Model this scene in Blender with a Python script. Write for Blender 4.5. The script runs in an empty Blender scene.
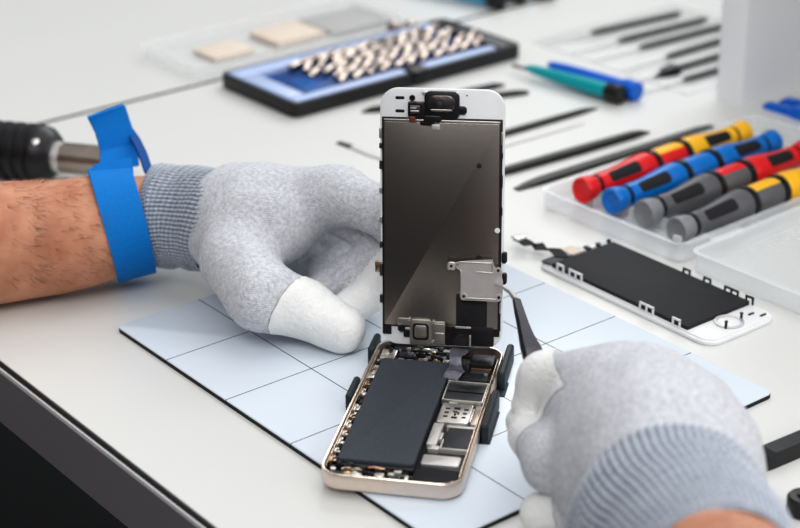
import bpy, bmesh, math, random
import numpy as np
from mathutils import Vector, Matrix
import openvdb as vdb
random.seed(7); rng = np.random.default_rng(7)
MM = 0.001
SC = bpy.context.scene
COL = SC.collection
PI = math.pi

# ------------------------------------------------------------------ camera maths (a pixel + a height -> a place, mm)
def Rm(rx, ry, rz):
    cx,sx,cy,sy,cz,sz = math.cos(rx),math.sin(rx),math.cos(ry),math.sin(ry),math.cos(rz),math.sin(rz)
    return np.array([[cz,-sz,0],[sz,cz,0],[0,0,1]])@np.array([[cy,0,sy],[0,1,0],[-sy,0,cy]])@np.array([[1,0,0],[0,cx,-sx],[0,sx,cx]])
CR = (1.1448, 0.0118, 0.9013); CP = np.array([697.798, -365.367, 381.9]); CF = 1784.36
CM = Rm(*CR)
def P(px, py, z):
    d = CM@np.array([(px-400)/CF, -(py-264)/CF, -1.0]); t = (z-CP[2])/d[2]
    return CP+t*d
TZ = -2.6            # bench top; the mat's upper face is z = 0

# ------------------------------------------------------------------ materials
def mat(name, col, rough=.5, metal=0., spec=.5, noise=0., nscale=300., bump=0., bscale=400., bdist=.0003,
        col2=None, trans=0., ior=1.45, sss=0., coat=0., alpha=1., sheen=0.):
    m = bpy.data.materials.new(name); m.use_nodes = True
    nt = m.node_tree; b = nt.nodes['Principled BSDF']
    b.inputs['Base Color'].default_value = (*col, 1); b.inputs['Roughness'].default_value = rough
    b.inputs['Metallic'].default_value = metal; b.inputs['Specular IOR Level'].default_value = spec
    b.inputs['Transmission Weight'].default_value = trans; b.inputs['IOR'].default_value = ior
    b.inputs['Coat Weight'].default_value = coat; b.inputs['Alpha'].default_value = alpha
    b.inputs['Sheen Weight'].default_value = sheen
    if sss:
        b.inputs['Subsurface Weight'].default_value = sss; b.inputs['Subsurface Radius'].default_value = (.006,.003,.002)
    tc = nt.nodes.new('ShaderNodeTexCoord')
    n = nt.nodes.new('ShaderNodeTexNoise'); n.inputs['Scale'].default_value = nscale; n.inputs['Detail'].default_value = 4
    nt.links.new(tc.outputs['Object'], n.inputs['Vector'])
    r = nt.nodes.new('ShaderNodeMix'); r.data_type = 'RGBA'
    c2 = col2 if col2 else tuple(max(0, c*(1-(noise or .04))) for c in col)
    r.inputs[6].default_value = (*col, 1); r.inputs[7].default_value = (*c2, 1)
    mr = nt.nodes.new('ShaderNodeMapRange'); mr.inputs[1].default_value = .35; mr.inputs[2].default_value = .65
    nt.links.new(n.outputs['Fac'], mr.inputs[0]); nt.links.new(mr.outputs[0], r.inputs[0])
    nt.links.new(r.outputs[2], b.inputs['Base Color'])
    if bump:
        n2 = nt.nodes.new('ShaderNodeTexNoise'); n2.inputs['Scale'].default_value = bscale; n2.inputs['Detail'].default_value = 3
        nt.links.new(tc.outputs['Object'], n2.inputs['Vector'])
        bp = nt.nodes.new('ShaderNodeBump'); bp.inputs['Strength'].default_value = bump; bp.inputs['Distance'].default_value = bdist
        nt.links.new(n2.outputs['Fac'], bp.inputs['Height']); nt.links.new(bp.outputs['Normal'], b.inputs['Normal'])
    return m

def knit(name, c1, c2, strength=.6):
    m = mat(name, c1, rough=.95, spec=.15, col2=c2, nscale=520, sheen=.2)
    nt = m.node_tree; b = nt.nodes['Principled BSDF']
    tc = [n for n in nt.nodes if n.type == 'TEX_COORD'][0]
    rn = [n for n in nt.nodes if n.type == 'TEX_NOISE'][0]
    rn.inputs['Detail'].default_value = 6; rn.inputs['Roughness'].default_value = .75
    ws = []
    for d, s in (('X', 1500), ('Z', 1150)):
        w = nt.nodes.new('ShaderNodeTexWave'); w.bands_direction = d
        w.inputs['Scale'].default_value = s/6.283*2; w.inputs['Distortion'].default_value = 3.0
        w.inputs['Detail'].default_value = 2; w.inputs['Detail Scale'].default_value = .35
        mp = nt.nodes.new('ShaderNodeMapping'); mp.inputs['Rotation'].default_value = (.35, .5, .9)
        nt.links.new(tc.outputs['Object'], mp.inputs[0]); nt.links.new(mp.outputs[0], w.inputs[0])
        ws.append(w)
    a = nt.nodes.new('ShaderNodeMath'); a.operation = 'MULTIPLY'
    nt.links.new(ws[0].outputs['Fac'], a.inputs[0]); nt.links.new(ws[1].outputs['Fac'], a.inputs[1])
    a2 = nt.nodes.new('ShaderNodeMath'); a2.operation = 'ADD'
    nt.links.new(a.outputs[0], a2.inputs[0]); nt.links.new(rn.outputs['Fac'], a2.inputs[1])
    bp = nt.nodes.new('ShaderNodeBump'); bp.inputs['Strength'].default_value = strength; bp.inputs['Distance'].default_value = .0005
    nt.links.new(a2.outputs[0], bp.inputs['Height']); nt.links.new(bp.outputs['Normal'], b.inputs['Normal'])
    return m

def ribmat(name, c1, c2):
    m = mat(name, c1, rough=.95, spec=.15, sheen=.2)
    nt = m.node_tree; b = nt.nodes['Principled BSDF']
    at = nt.nodes.new('ShaderNodeAttribute'); at.attribute_name = 'rib'
    mx = nt.nodes.new('ShaderNodeMix'); mx.data_type = 'RGBA'
    mx.inputs[6].default_value = (*c2, 1); mx.inputs[7].default_value = (*c1, 1)
    tc = [n for n in nt.nodes if n.type == 'TEX_COORD'][0]
    n = nt.nodes.new('ShaderNodeTexNoise'); n.inputs['Scale'].default_value = 700; n.inputs['Detail'].default_value = 3
    nt.links.new(tc.outputs['Object'], n.inputs['Vector'])
    a = nt.nodes.new('ShaderNodeMath'); a.operation = 'MULTIPLY_ADD'; a.inputs[1].default_value = .9; a.inputs[2].default_value = -.45
    nt.links.new(n.outputs['Fac'], a.inputs[0])
    s = nt.nodes.new('ShaderNodeMath'); s.operation = 'ADD'; s.use_clamp = True
    nt.links.new(at.outputs['Fac'], s.inputs[0]); nt.links.new(a.outputs[0], s.inputs[1])
    nt.links.new(s.outputs[0], mx.inputs[0]); nt.links.new(mx.outputs[2], b.inputs['Base Color'])
    bp = nt.nodes.new('ShaderNodeBump'); bp.inputs['Strength'].default_value = .5; bp.inputs['Distance'].default_value = .0004
    nt.links.new(n.outputs['Fac'], bp.inputs['Height']); nt.links.new(bp.outputs['Normal'], b.inputs['Normal'])
    return m

M = {}
M['bench'] = mat('bench_laminate', (.69,.69,.67), rough=.34, noise=.015, nscale=8)
M['bench_dark'] = mat('charcoal_gloss_edge', (.26,.245,.26), rough=.25, noise=.1, nscale=5)
M['black'] = mat('black_plastic', (.012,.012,.014), rough=.38, bump=.1)
M['black_matte'] = mat('black_matte', (.012,.012,.014), rough=.7, bump=.2)
M['white_edge'] = mat('white_edging', (.8,.8,.8), rough=.4)
M['mat_top'] = None
M['gold'] = mat('champagne_aluminium', (.80,.69,.61), rough=.34, metal=.85, noise=.04, bump=.05)
M['gold_hi'] = mat('polished_champagne_chamfer', (.92,.78,.66), rough=.18, metal=1)
M['battery'] = mat('battery_wrap', (.052,.061,.076), rough=.6, noise=.2, nscale=900, bump=.12, bscale=1500, bdist=.0001)
M['board'] = mat('dark_circuit_board', (.012,.014,.016), rough=.45, noise=.3, nscale=800, bump=.4, bscale=900)
M['silver'] = mat('nickel_plated_steel', (.78,.76,.72), rough=.3, metal=.9, noise=.06, nscale=500)
M['silver_soft'] = mat('satin_steel', (.68,.66,.65), rough=.45, metal=.7, noise=.05)
M['brass'] = mat('brass', (.62,.48,.33), rough=.3, metal=1, noise=.1)
M['copper'] = mat('copper', (.50,.27,.16), rough=.3, metal=1, noise=.1)
M['dark_copper'] = mat('dark_copper_flex', (.20,.06,.035), rough=.4, metal=.4)
M['gunmetal'] = mat('gunmetal', (.17,.155,.15), rough=.3, metal=.9, noise=.3, nscale=400, bump=.3, bscale=500)
M['flex'] = mat('black_flex_film', (.02,.018,.02), rough=.22, noise=.3, bump=.5, bscale=250, bdist=.0006)
M['foil'] = mat('grey_foil_flex', (.20,.20,.24), rough=.28, metal=.5, noise=.4, nscale=200, bump=.8, bscale=200, bdist=.001)
M['chip'] = mat('dark_graphite_sheet', (.035,.037,.043), rough=.5, noise=.15)
M['white_plastic'] = mat('white_phone_plastic', (.80,.81,.82), rough=.28, noise=.02)
M['lcd_back'] = mat('brushed_dark_backlight_plate', (.33,.30,.275), rough=.27, metal=.95, noise=.12, nscale=1600, bump=.08, bscale=2500, bdist=.0001)
M['lcd_black'] = mat('black_lcd_backing', (.020,.020,.023), rough=.6, spec=.35, noise=.1, nscale=900, bump=.05)
M['lug'] = mat('slate_rubber', (.020,.030,.038), rough=.5, noise=.2, bump=.15)
M['glove'] = knit('light_grey_glove_knit', (.78,.79,.82), (.48,.49,.54))
M['cuff'] = ribmat('blue_grey_rib_knit', (.66,.69,.74), (.15,.185,.25))
M['tip'] = mat('white_coated_fabric', (.88,.88,.87), rough=.8, spec=.2, noise=.05, nscale=300, bump=.8, bscale=600, bdist=.0008)
M['skin'] = mat('skin', (.60,.30,.19), rough=.5, spec=.35, col2=(.47,.20,.12), nscale=70, bump=.45, bscale=520, bdist=.0004, sss=.12)
M['hair'] = mat('arm_hair', (.16,.085,.05), rough=.6)
M['strap'] = mat('blue_elastic_webbing', (.004,.20,.60), rough=.7, spec=.25, noise=.12, nscale=900, bump=.5, bscale=1100, bdist=.0003)
M['strap_dark'] = mat('dark_blue_webbing_edge', (.004,.07,.27), rough=.8)
M['bracket'] = mat('warm_stamped_steel', (.46,.43,.39), rough=.35, metal=.9, noise=.15, nscale=300)
M['shield'] = mat('pinkish_nickel_shield', (.70,.65,.64), rough=.42, metal=.6, noise=.05)
M['tweezer'] = mat('dark_coated_steel', (.075,.070,.085), rough=.36, metal=.6, noise=.08)
M['red'] = mat('red_plastic', (.72,.015,.02), rough=.36, noise=.05)
M['blue'] = mat('blue_plastic', (.002,.17,.55), rough=.36, noise=.05)
M['yellow'] = mat('yellow_plastic', (.95,.50,.02), rough=.38, noise=.05)
M['grey'] = mat('grey_plastic', (.12,.12,.13), rough=.42, noise=.06)
M['grey_light'] = mat('mid_grey_plastic', (.24,.245,.26), rough=.4, noise=.06)
M['clear'] = mat('frosted_clear_plastic', (.93,.95,.97), rough=.22, trans=.0, alpha=.30, noise=.02)
M['clear_thin'] = mat('thin_clear_film', (.93,.94,.95), rough=.2, alpha=.2, noise=.02)
M['teal'] = mat('teal_plastic', (.0,.36,.40), rough=.35, noise=.05)
M['cyan'] = mat('cyan_plastic', (.0,.36,.60), rough=.3, noise=.05)
M['royal'] = mat('royal_blue_plastic', (.002,.14,.66), rough=.35, noise=.05)
M['sheen_blue'] = mat('sheen_blue_insert', (.46,.56,.80), rough=.35, noise=.05)  # blue plastic, paled in the colour to carry the sky's reflection
M['deep_blue'] = mat('deep_blue_pocket', (.008,.06,.24), rough=.35, noise=.1)
M['chrome'] = mat('chrome_vanadium', (.40,.34,.30), rough=.24, metal=1, noise=.05)
M['steel'] = mat('blackened_steel', (.045,.044,.042), rough=.4, metal=.5, noise=.1)
M['pick_grey'] = mat('grey_pick_handle', (.10,.10,.10), rough=.5, noise=.1)
M['nozzle'] = mat('heat_tinted_steel', (.42,.36,.31), rough=.28, metal=.95, noise=.25, nscale=40)
M['shelf'] = mat('white_melamine', (.90,.91,.92), rough=.4, noise=.01)
M['beige'] = mat('beige_card', (.74,.64,.54), rough=.7, noise=.1)
M['kraft_grey'] = mat('grey_card', (.45,.45,.44), rough=.7, noise=.1)
M['floor'] = mat('dark_floor', (.003,.003,.004), rough=.6, noise=.3, nscale=3)
M['flag_dark'] = mat('dark_flag_finish', (.05,.05,.055), rough=.8, noise=.02)
M['wall'] = mat('wall_paint', (.62,.63,.65), rough=.8, noise=.02)

def mat_grid():
    m = mat('white_magnetic_sheet', (.70,.765,.84), rough=.26, noise=.01, nscale=6)
    nt = m.node_tree; b = nt.nodes['Principled BSDF']
    src = b.inputs['Base Color'].links[0].from_socket
    tc = [n for n in nt.nodes if n.type == 'TEX_COORD'][0]
    sp = nt.nodes.new('ShaderNodeSeparateXYZ'); nt.links.new(tc.outputs['Object'], sp.inputs[0])
    outs = []
    for k, lo, hi in ((0, 50, 200), (1, 50, 150)):
        d = nt.nodes.new('ShaderNodeMath'); d.operation = 'MULTIPLY'; d.inputs[1].default_value = 1/.05
        nt.links.new(sp.outputs[k], d.inputs[0])
        r = nt.nodes.new('ShaderNodeMath'); r.operation = 'ROUND'; nt.links.new(d.outputs[0], r.inputs[0])
        c = nt.nodes.new('ShaderNodeClamp'); c.inputs[1].default_value = lo/50; c.inputs[2].default_value = hi/50
        nt.links.new(r.outputs[0], c.inputs[0])
        s = nt.nodes.new('ShaderNodeMath'); s.operation = 'SUBTRACT'
        nt.links.new(d.outputs[0], s.inputs[0]); nt.links.new(c.outputs[0], s.inputs[1])
        a = nt.nodes.new('ShaderNodeMath'); a.operation = 'ABSOLUTE'; nt.links.new(s.outputs[0], a.inputs[0])
        l = nt.nodes.new('ShaderNodeMath'); l.operation = 'LESS_THAN'; l.inputs[1].default_value = .30/50
        nt.links.new(a.outputs[0], l.inputs[0]); outs.append(l)
    mx = nt.nodes.new('ShaderNodeMath'); mx.operation = 'MAXIMUM'
    nt.links.new(outs[0].outputs[0], mx.inputs[0]); nt.links.new(outs[1].outputs[0], mx.inputs[1])
    c = nt.nodes.new('ShaderNodeMix'); c.data_type = 'RGBA'
    nt.links.new(mx.outputs[0], c.inputs[0]); nt.links.new(src, c.inputs[6]); c.inputs[7].default_value = (.10,.11,.16,1)
    nt.links.new(c.outputs[2], b.inputs['Base Color'])
    return m
M['mat_top'] = mat_grid()

# ------------------------------------------------------------------ object helpers (all mesh coordinates in mm)
def obj(name, V, F, m, parent=None, loc=None, rot=None, smooth=False, angle=40):
    me = bpy.data.meshes.new(name)
    me.from_pydata([(v[0]*MM, v[1]*MM, v[2]*MM) for v in V], [], [tuple(int(i) for i in f) for f in F]); me.update()
    o = bpy.data.objects.new(name, me); COL.objects.link(o)
    if isinstance(m, (list, tuple)):
        for k in m: me.materials.append(k)
    else: me.materials.append(m)
    if parent is not None: o.parent = parent
    if loc is not None: o.location = [c*MM for c in loc]
    if rot is not None: o.rotation_euler = rot
    if smooth:
        me.polygons.foreach_set('use_smooth', [True]*len(me.polygons))
        if angle < 180: me.set_sharp_from_angle(angle=math.radians(angle))
    return o

class MB:
    "collects shapes; build() makes ONE mesh object"
    def __init__(s): s.V = []; s.F = []; s.mi = []
    def add(s, V, F, mi=0):
        n = len(s.V); s.V += [tuple(map(float, v)) for v in V]
        s.F += [tuple(int(i)+n for i in f) for f in F]; s.mi += [mi]*len(F); return s
    def loops(s, L, cap0=True, cap1=True, mi=0):
        n = len(L[0]); V = [v for l in L for v in l]; F = []
        for i in range(len(L)-1):
            for j in range(n):
                k = (j+1) % n; F.append((i*n+j, i*n+k, (i+1)*n+k, (i+1)*n+j))
        if cap0: F.append(tuple(range(n-1, -1, -1)))
        if cap1: F.append(tuple((len(L)-1)*n+j for j in range(n)))
        return s.add(V, F, mi)
    def rrbox(s, x0, y0, x1, y1, z0, z1, r=1., ch=.3, seg=4, mi=0):
        "box with rounded vertical corners and a chamfered top edge"
        ch = min(ch, (z1-z0)*.45); L = []
        for ins, z in ((0, z0), (0, z1-ch), (ch*.3, z1-ch*.3), (ch, z1)):
            L.append([(a, b, z) for a, b in rr(x0+ins, y0+ins, x1-ins, y1-ins, max(r-ins, .05), seg)])
        return s.loops(L, mi=mi)
    def tube(s, pts, r, n=10, mi=0, flat=1.):
        pts = [np.array(p, float) for p in pts]; rs = r if hasattr(r, '__len__') else [r]*len(pts); L = []
        for i, p in enumerate(pts):
            t = pts[min(i+1, len(pts)-1)]-pts[max(i-1, 0)]; t /= np.linalg.norm(t)
            up = np.array([0, 0, 1.]) if abs(t[2]) < .9 else np.array([1., 0, 0])
            sd = np.cross(t, up); sd /= np.linalg.norm(sd); u = np.cross(sd, t)
            L.append([p+rs[i]*(sd*math.cos(a)+u*flat*math.sin(a)) for a in np.arange(n)*2*PI/n])
        return s.loops(L, mi=mi)
    def lathe(s, prof, origin=(0,0,0), axis=(0,0,1), n=20, mi=0, closed=True):
        a = np.array(axis, float); a /= np.linalg.norm(a); o = np.array(origin, float)
        h = np.array([0, 0, 1.]) if abs(a[2]) < .9 else np.array([1., 0, 0])
        e1 = np.cross(h, a); e1 /= np.linalg.norm(e1); e2 = np.cross(a, e1)
        L = [[o+a*t+max(r, .01)*(e1*math.cos(q)+e2*math.sin(q)) for q in np.arange(n)*2*PI/n] for r, t in prof]
        return s.loops(L, closed, closed, mi)
    def build(s, name, m, parent=None, loc=None, rot=None, smooth=True, angle=35):
        o = obj(name, s.V, s.F, m, parent, loc, rot, smooth, angle)
        if isinstance(m, (list, tuple)): o.data.polygons.foreach_set('material_index', s.mi)
        return o
def rr(x0, y0, x1, y1, r, seg=4):
    r = min(r, (x1-x0)/2-.001, (y1-y0)/2-.001); out = []
    for cx, cy, a0 in ((x1-r, y0+r, -90), (x1-r, y1-r, 0), (x0+r, y1-r, 90), (x0+r, y0+r, 180)):
        for k in range(seg+1):
            a = math.radians(a0+90*k/seg); out.append((cx+r*math.cos(a), cy+r*math.sin(a)))
    return out
def tag(o, label=None, cat=None, group=None, kind=None):
    for k, v in (('label', label), ('category', cat), ('group', group), ('kind', kind)):
        if v: o[k] = v
    return o
def empty(name, loc, label, cat, rotz=0, group=None, rot=None):
    o = bpy.data.objects.new(name, None); COL.objects.link(o); o.empty_display_size = .01
    o.location = [c*MM for c in loc]; o.rotation_euler = rot if rot else (0, 0, rotz)
    return tag(o, label, cat, group)
def copy_tree(o, parent=None):
    c = o.copy(); COL.objects.link(c)
    if parent is not None: c.parent = parent
    for ch in list(o.children): copy_tree(ch, c)
    return c
def bx(x0, y0, z0, x1, y1, z1, r=.6, ch=.3):
    return MB().rrbox(x0, y0, x1, y1, z0, z1, r, ch)

# ------------------------------------------------------------------ setting
def structure(name, b, m):
    o = b.build(name, m, smooth=False); o['kind'] = 'structure'; return o
structure('floor', bx(-3200, -2600, -760, 3200, 3000, -750, 1, .1), M['floor'])
structure('wall_back', bx(-3200, 3000, -750, 3200, 3060, 2000, 1, .1), M['wall'])
structure('dark_flag_wall', bx(-3200, -2660, -750, 3200, -2600, 2000, 1, .1), M['flag_dark'])  # unseen dark wall, added to darken what the upright panel reflects
structure('wall_left', bx(-3260, -2600, -750, -3200, 3060, 2000, 1, .1), M['wall'])

def bench(x0, x1, label):
    t = empty('workbench', ((x0+x1)/2, 350, -750), label, 'workbench')
    ox, oy, oz = (x0+x1)/2, 350, -750
    def lb(a, b, c, d, e, f, r=.6, ch=.5): return bx(a-ox, b-oy, c-oz, d-ox, e-oy, f-oz, r, ch)
    lb(x0+.6, -54.6, TZ-26, x1-.6, 800, TZ).build('tabletop', M['bench'], t, smooth=False)
    for e0, e1 in ((x0, x0+.55), (x1-.55, x1)): lb(e0, -54.6, TZ-26, e1, 800, TZ-.05, .1, .1).build('seam_shade', M['black'], t, smooth=False)  # dark strips added so the gap between the benches reads as shade
    lb(x0, -55.9, TZ-2.6, x1, -54.62, TZ-.5, .2, .2).build('black_edge_bead', M['black'], t, smooth=False)
    lb(x0, -56.9, TZ-4.0, x1, -54.62, TZ-2.65, .2, .2).build('white_edge_bead', M['white_edge'], t, smooth=False)
    lb(x0, -57.4, TZ-33, x1, -54.62, TZ-4.05, .3, .3).build('edge_fascia', M['bench_dark'], t, smooth=False)
    for lx in (x0+60, x1-60):
        for ly in (320, 740): lb(lx-25, ly-25, -750, lx+25, ly+25, TZ-26, 3, 1).build('leg', M['black'], t)
bench(-284.2, 1150, 'white topped workbench with charcoal front edge carrying the mat and the opened phone')
bench(-1500, -287.0, 'white topped workbench beyond the thin dark seam at the left rear')

# ------------------------------------------------------------------ mat
t = empty('repair_mat', (0, 0, TZ), 'white magnetic work mat with thin grey grid lines under the opened phone', 'mat')
MX0, MX1, MY0, MY1 = 3.8, 249.7, 3.2, 195.7
bx(MX0, MY0, 0, MX1, MY1, 1.9, 3.5, .1).build('rubber_backing', M['black_matte'], t)
bx(MX0+.15, MY0+.15, 1.92, MX1-.15, MY1-.15, 2.6, 3.4, .15).build('grid_sheet', M['mat_top'], t)

# ------------------------------------------------------------------ phone being repaired
S = .965
ph = empty('smartphone', (188.37, -9.23, .55), 'opened champagne gold smartphone with its display panel propped upright', 'phone', .7014)
ph.scale = (S, S, S)
W, H = 58.6, 127.2
def ringloops(prof, seg=8, r=9.):
    return [[(a, b, z) for a, b in rr(i, i, W-i, H-i, max(r-i, .3), seg)] for i, z in prof]
b = MB().loops(ringloops([(.8, .3), (.2, .9), (0, 1.6), (0, 7.5), (.1, 7.75)]), cap1=False)
b.loops(ringloops([(1.05, 7.9), (1.2, 7.6), (1.3, 1.9)]), cap0=False, cap1=True)
b.build('housing', M['gold'], ph)
hb = MB().loops(ringloops([(.1, 7.75), (.35, 8.0), (.85, 8.0), (1.05, 7.9)]), False, False)
hb.build('polished_rim', M['gold_hi'], ph)
# inner liner
bx(2, 2, 1.95, W-2, H-2, 2.5, 7, .1).build('chassis_floor', M['board'], ph)
bat = bx(4.9, 14.2, 2.55, 37.0, 108.5, 7.5, 1.6, .7).build('battery', M['battery'], ph)
bx(5.2, 11.6, 2.6, 37.2, 14.15, 6.2, .5, .3).build('battery_tab', M['black'], bat)
# logic board column
lb_ = bx(38, 16, 2.55, 56.6, 120.5, 3.9, .8, .2).build('logic_board', M['board'], ph)
# chip shield with a silver frame round a dark sheet
f = MB()
for q in ((38,74.5,56,75.3),(38,92.4,56,93.2),(38,75.3,38.7,92.4),(55.3,75.3,56,92.4)): f.rrbox(*q, 3.95, 6.6, .1, .2)
cs = f.build('chip_shield', M['silver'], ph)
bx(38.8, 75.5, 4, 55.2, 83.3, 6.0, .3, .2).build('graphite_pad', M['chip'], cs)
bx(38.8, 84, 4, 55.2, 92.2, 6.2, .3, .2).build('graphite_pad', M['black'], cs)
# sim tray cover with slots
sm = MB().rrbox(39.2, 54.2, 52.6, 71.6, 3.95, 6.6, .6, .3).rrbox(41.5, 71.6, 45.5, 73.4, 4.5, 6.3, .4, .2).rrbox(52.6, 57, 53.6, 69, 4, 6.2, .2, .2)
sm = sm.build('sim_cover', M['silver'], ph)
sl = MB()
for i in range(3):
    for (a0, a1) in ((41.3, 43.2), (49.3, 51.2)): sl.rrbox(a0, 58.6+i*3.6, a1, 60.0+i*3.6, 6.55, 6.66, .3, .02)
for q in ((44.9,57.8,47.4,59.6),(45.6,60.4,46.6,62.6),(44.9,63.2,46.8,64.6),(45,66,47.6,68),(46.9,61.6,47.7,64)): sl.rrbox(*q, 6.55, 6.66, .2, .02)
sl.build('contact_slot', M['black_matte'], sm)
bx(53.8, 55, 3.95, 56.9, 72, 6.0, .4, .2).build('gold_bracket', M['gold'], ph)
# square module under the sim cover
f = MB()
for q in ((44.4,31.6,56.2,32.5),(44.4,50.4,56.2,52.4),(44.4,32.5,45.2,40)): f.rrbox(*q, 3.95, 6.4, .1, .2)
sqm = f.build('module_frame', M['silver_soft'], ph)
bx(45.6, 32.8, 4, 56, 50.2, 6.3, .4, .2).build('graphite_pad', M['chip'], sqm)
MB().rrbox(38.6, 34, 42.8, 52.8, 3.95, 6.7, .5, .3).rrbox(39.6, 31, 44.2, 34.2, 3.95, 6.1, .4, .2).rrbox(42.8, 40, 44, 46, 4, 6, .2, .2).build('silver_bracket', M['silver_soft'], ph)
bx(39.0, 18.6, 4.0, 54.6, 26.6, 5.9, .8, .3).build('foil_sticker', M['silver_soft'], ph)
spk = bx(38.4, 3.6, 2.55, 55.6, 15.5, 5.9, 2.5, .5).build('speaker_module', M['black_matte'], ph)
bx(38.8, 15.6, 2.55, 56.2, 18.3, 5.3, .6, .4).build('antenna_strip', M['black'], ph)
# bottom row of connectors left of the speaker
for k, (a0, b0, a1, b1, z, m_) in enumerate([(6,2.6,12.4,7.4,5.6,'chip'),(12.9,3.6,17.4,7.2,6.3,'silver'),(17.8,3,22.6,6.8,5.2,'black'),
        (22.4,2.6,26.4,7.6,6.4,'silver'),(26.8,3,32.2,7.4,5.6,'chip'),(32.6,2.6,36.4,7.2,6.5,'silver')]):
    MB().rrbox(a0, b0, a1, b1, 2.55, z, .8, .4).rrbox(a0+.8, b0+1, (a0+a1)/2, b0+2.4, z-.2, z+.5, .3, .2).build('connector', M[m_], ph)
MB().tube([(19,10.2,6.6),(22,10.4,7.1),(26,10.1,6.7)], .5, 6, flat=.6).build('copper_flex', M['copper'], ph)
# side clips and springs along the left wall and right wall
def clip(a, b_, l, z=6.6, m_='brass'):
    c = MB().rrbox(a, b_, a+.9, b_+l, 3.2, z, .2, .12).rrbox(a+.7, b_+l*.25, a+2.4, b_+l*.55, z-1.3, z-.7, .2, .1).rrbox(a+.5, b_+l*.7, a+1.7, b_+l*.95, z-.9, z-.2, .2, .1)
    return c.build('spring_clip', M[m_], ph)
for b_, l, m_ in ((13,5,'brass'),(21,3.5,'silver'),(27,6,'silver'),(36,4,'gold'),(43,5.5,'silver'),(51,3.6,'brass'),(58,6,'silver'),(67,4,'board'),(74,5,'gold'),(82,4,'brass'),(89,6,'silver'),(98,4.5,'brass')):
    clip(2.1, b_, l, 6.4+random.random()*.8, m_)
for b_, l, m_ in ((34,4,'copper'),(42,4,'gold'),(62,5,'copper'),(73,4,'brass'),(78,3.2,'copper'),(83,3.2,'brass'),(88,3.2,'copper'),(97,4,'brass')):
    MB().rrbox(56.0, b_, 57.0, b_+l, 3.2, 6.9, .3, .3).build('spring_clip', M[m_], ph)
MB().rrbox(1.75, 8, 2.15, 116, 2.6, 7.5, .1, .1).build('inner_ledge', M['gold_hi'], ph)
MB().rrbox(W-2.15, 8, W-1.75, 116, 2.6, 7.5, .1, .1).build('inner_ledge', M['gold_hi'], ph)
for k in range(16):
    y = 10+k*6.3+random.uniform(-1.5,1.5); w_ = random.uniform(.6,1.6); l = random.uniform(1.2,3.6)
    MB().rrbox(3.0, y, 3.6+w_, y+l, 2.6, random.uniform(5.2,7.2), .15, .15).build('edge_component', M[random.choice(['board','black','silver','gold','brass','steel','board'])], ph)
# top end: cameras, flexes, brass bits
MB().rrbox(3,110,10,120,2.55,6.2,1,.5).build('vibration_motor', M['silver'], ph)
MB().rrbox(10.6,110.5,20,121,2.55,5.6,1,.5).rrbox(12,112,18,118,5.4,6.8,1.2,.4).build('camera_module', M['black'], ph)
for k, (a0, b0, a1, b1, z, m_) in enumerate([(20.5,110.2,25,113.2,6.2,'brass'),(21,114,27,120,5.2,'board'),(27.5,111,31,113.4,6.3,'brass'),(28,114,34.5,121,5.4,'black'),
        (32,110.4,35.2,113,6.6,'silver'),(12,109,14.5,110.2,6.9,'silver'),(7,109,9.6,110.6,6.8,'brass'),(16,109,19,110.4,6.6,'silver'),(23,109,26,110,6.8,'copper')]):
    MB().rrbox(a0, b0, a1, b1, 2.55, z, .5, .4).build('connector', M[m_], ph)
for (a, b_, z, r) in ((5,7.5,6.4,1.3),(54.8,4.6,6.6,1.3),(5.6,116,6.8,1.4),(24,112,6.6,.8),(34,108.8,7.2,.8),(8.8,8.4,6.2,.7),(38,93.8,6.8,.7),(55,73,6.7,.6),(40.6,32.4,6.8,.7),(53.4,101,6.9,1.0),(54.2,110,7.0,1.1),(53.5,117.5,6.9,1.0),(3.6,106.5,7,.9),(11,120.3,6.4,1.)):
    MB().lathe([(r*.9,z-2.5),(r,z-.5),(r*.85,z),(r*.35,z),(r*.3,z-.35),(0,z-.35)], (a,b_,0), n=12).build('screw', M['silver'], ph)
for k in range(46):
    x = random.uniform(3, 36); y = random.uniform(111, 124); w_, l = random.uniform(.8, 3.2), random.uniform(.6, 2.2)
    MB().rrbox(x, y, x+w_, y+l, 2.6, random.uniform(5.6, 7.8), .25, .2).build('edge_component', M[random.choice(['board','black','black','silver','brass','steel','chip','black'])], ph)
MB().rrbox(8,119.5,34,124.5,2.55,6.6,1,.6).build('top_flex_bundle', M['flex'], ph)
for k in range(34):
    x = random.uniform(5, 35); y = random.uniform(3, 12); w_, l = random.uniform(.8, 3.4), random.uniform(.6, 2.4)
    MB().rrbox(x, y, x+w_, y+l, 2.6, random.uniform(5.4, 7.3), .25, .2).build('edge_component', M[random.choice(['board','black','black','silver','brass','steel','chip','black'])], ph)
# right top flex connectors
MB().rrbox(38.5,94.5,55,100.5,3.9,6.6,.8,.5).rrbox(40,96,47,99.4,6.4,7.2,.5,.3).build('flex_connector', M['board'], ph)
MB().rrbox(46,101.5,54.6,105.5,3.9,6.9,.6,.4).build('flex_connector', M['chip'], ph)
fc = bx(45.5,106.5,3.9,55,108.0,6.3,.4,.3).build('copper_bar', M['copper'], ph)
MB().rrbox(44.5,108.6,55.5,119.5,3.9,7.6,.8,.6).build('camera_housing', M['black'], ph)
def sheet(pts_a, pts_b, th=.25):
    V = []; n = len(pts_a)
    for a, b_ in zip(pts_a, pts_b): V += [a, b_]
    for a, b_ in zip(pts_a, pts_b): V += [(a[0],a[1],a[2]-th), (b_[0],b_[1],b_[2]-th)]
    F = []
    for i in range(n-1):
        k = 2*i; F += [(k,k+1,k+3,k+2), (2*n+k,2*n+k+2,2*n+k+3,2*n+k+1), (k,k+2,2*n+k+2,2*n+k), (k+1,2*n+k+1,2*n+k+3,k+3)]
    F += [(0,2*n,2*n+1,1), (2*n-2,2*n-1,4*n-1,4*n-2)]
    return V, F
fl = MB()
cx = []
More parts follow.
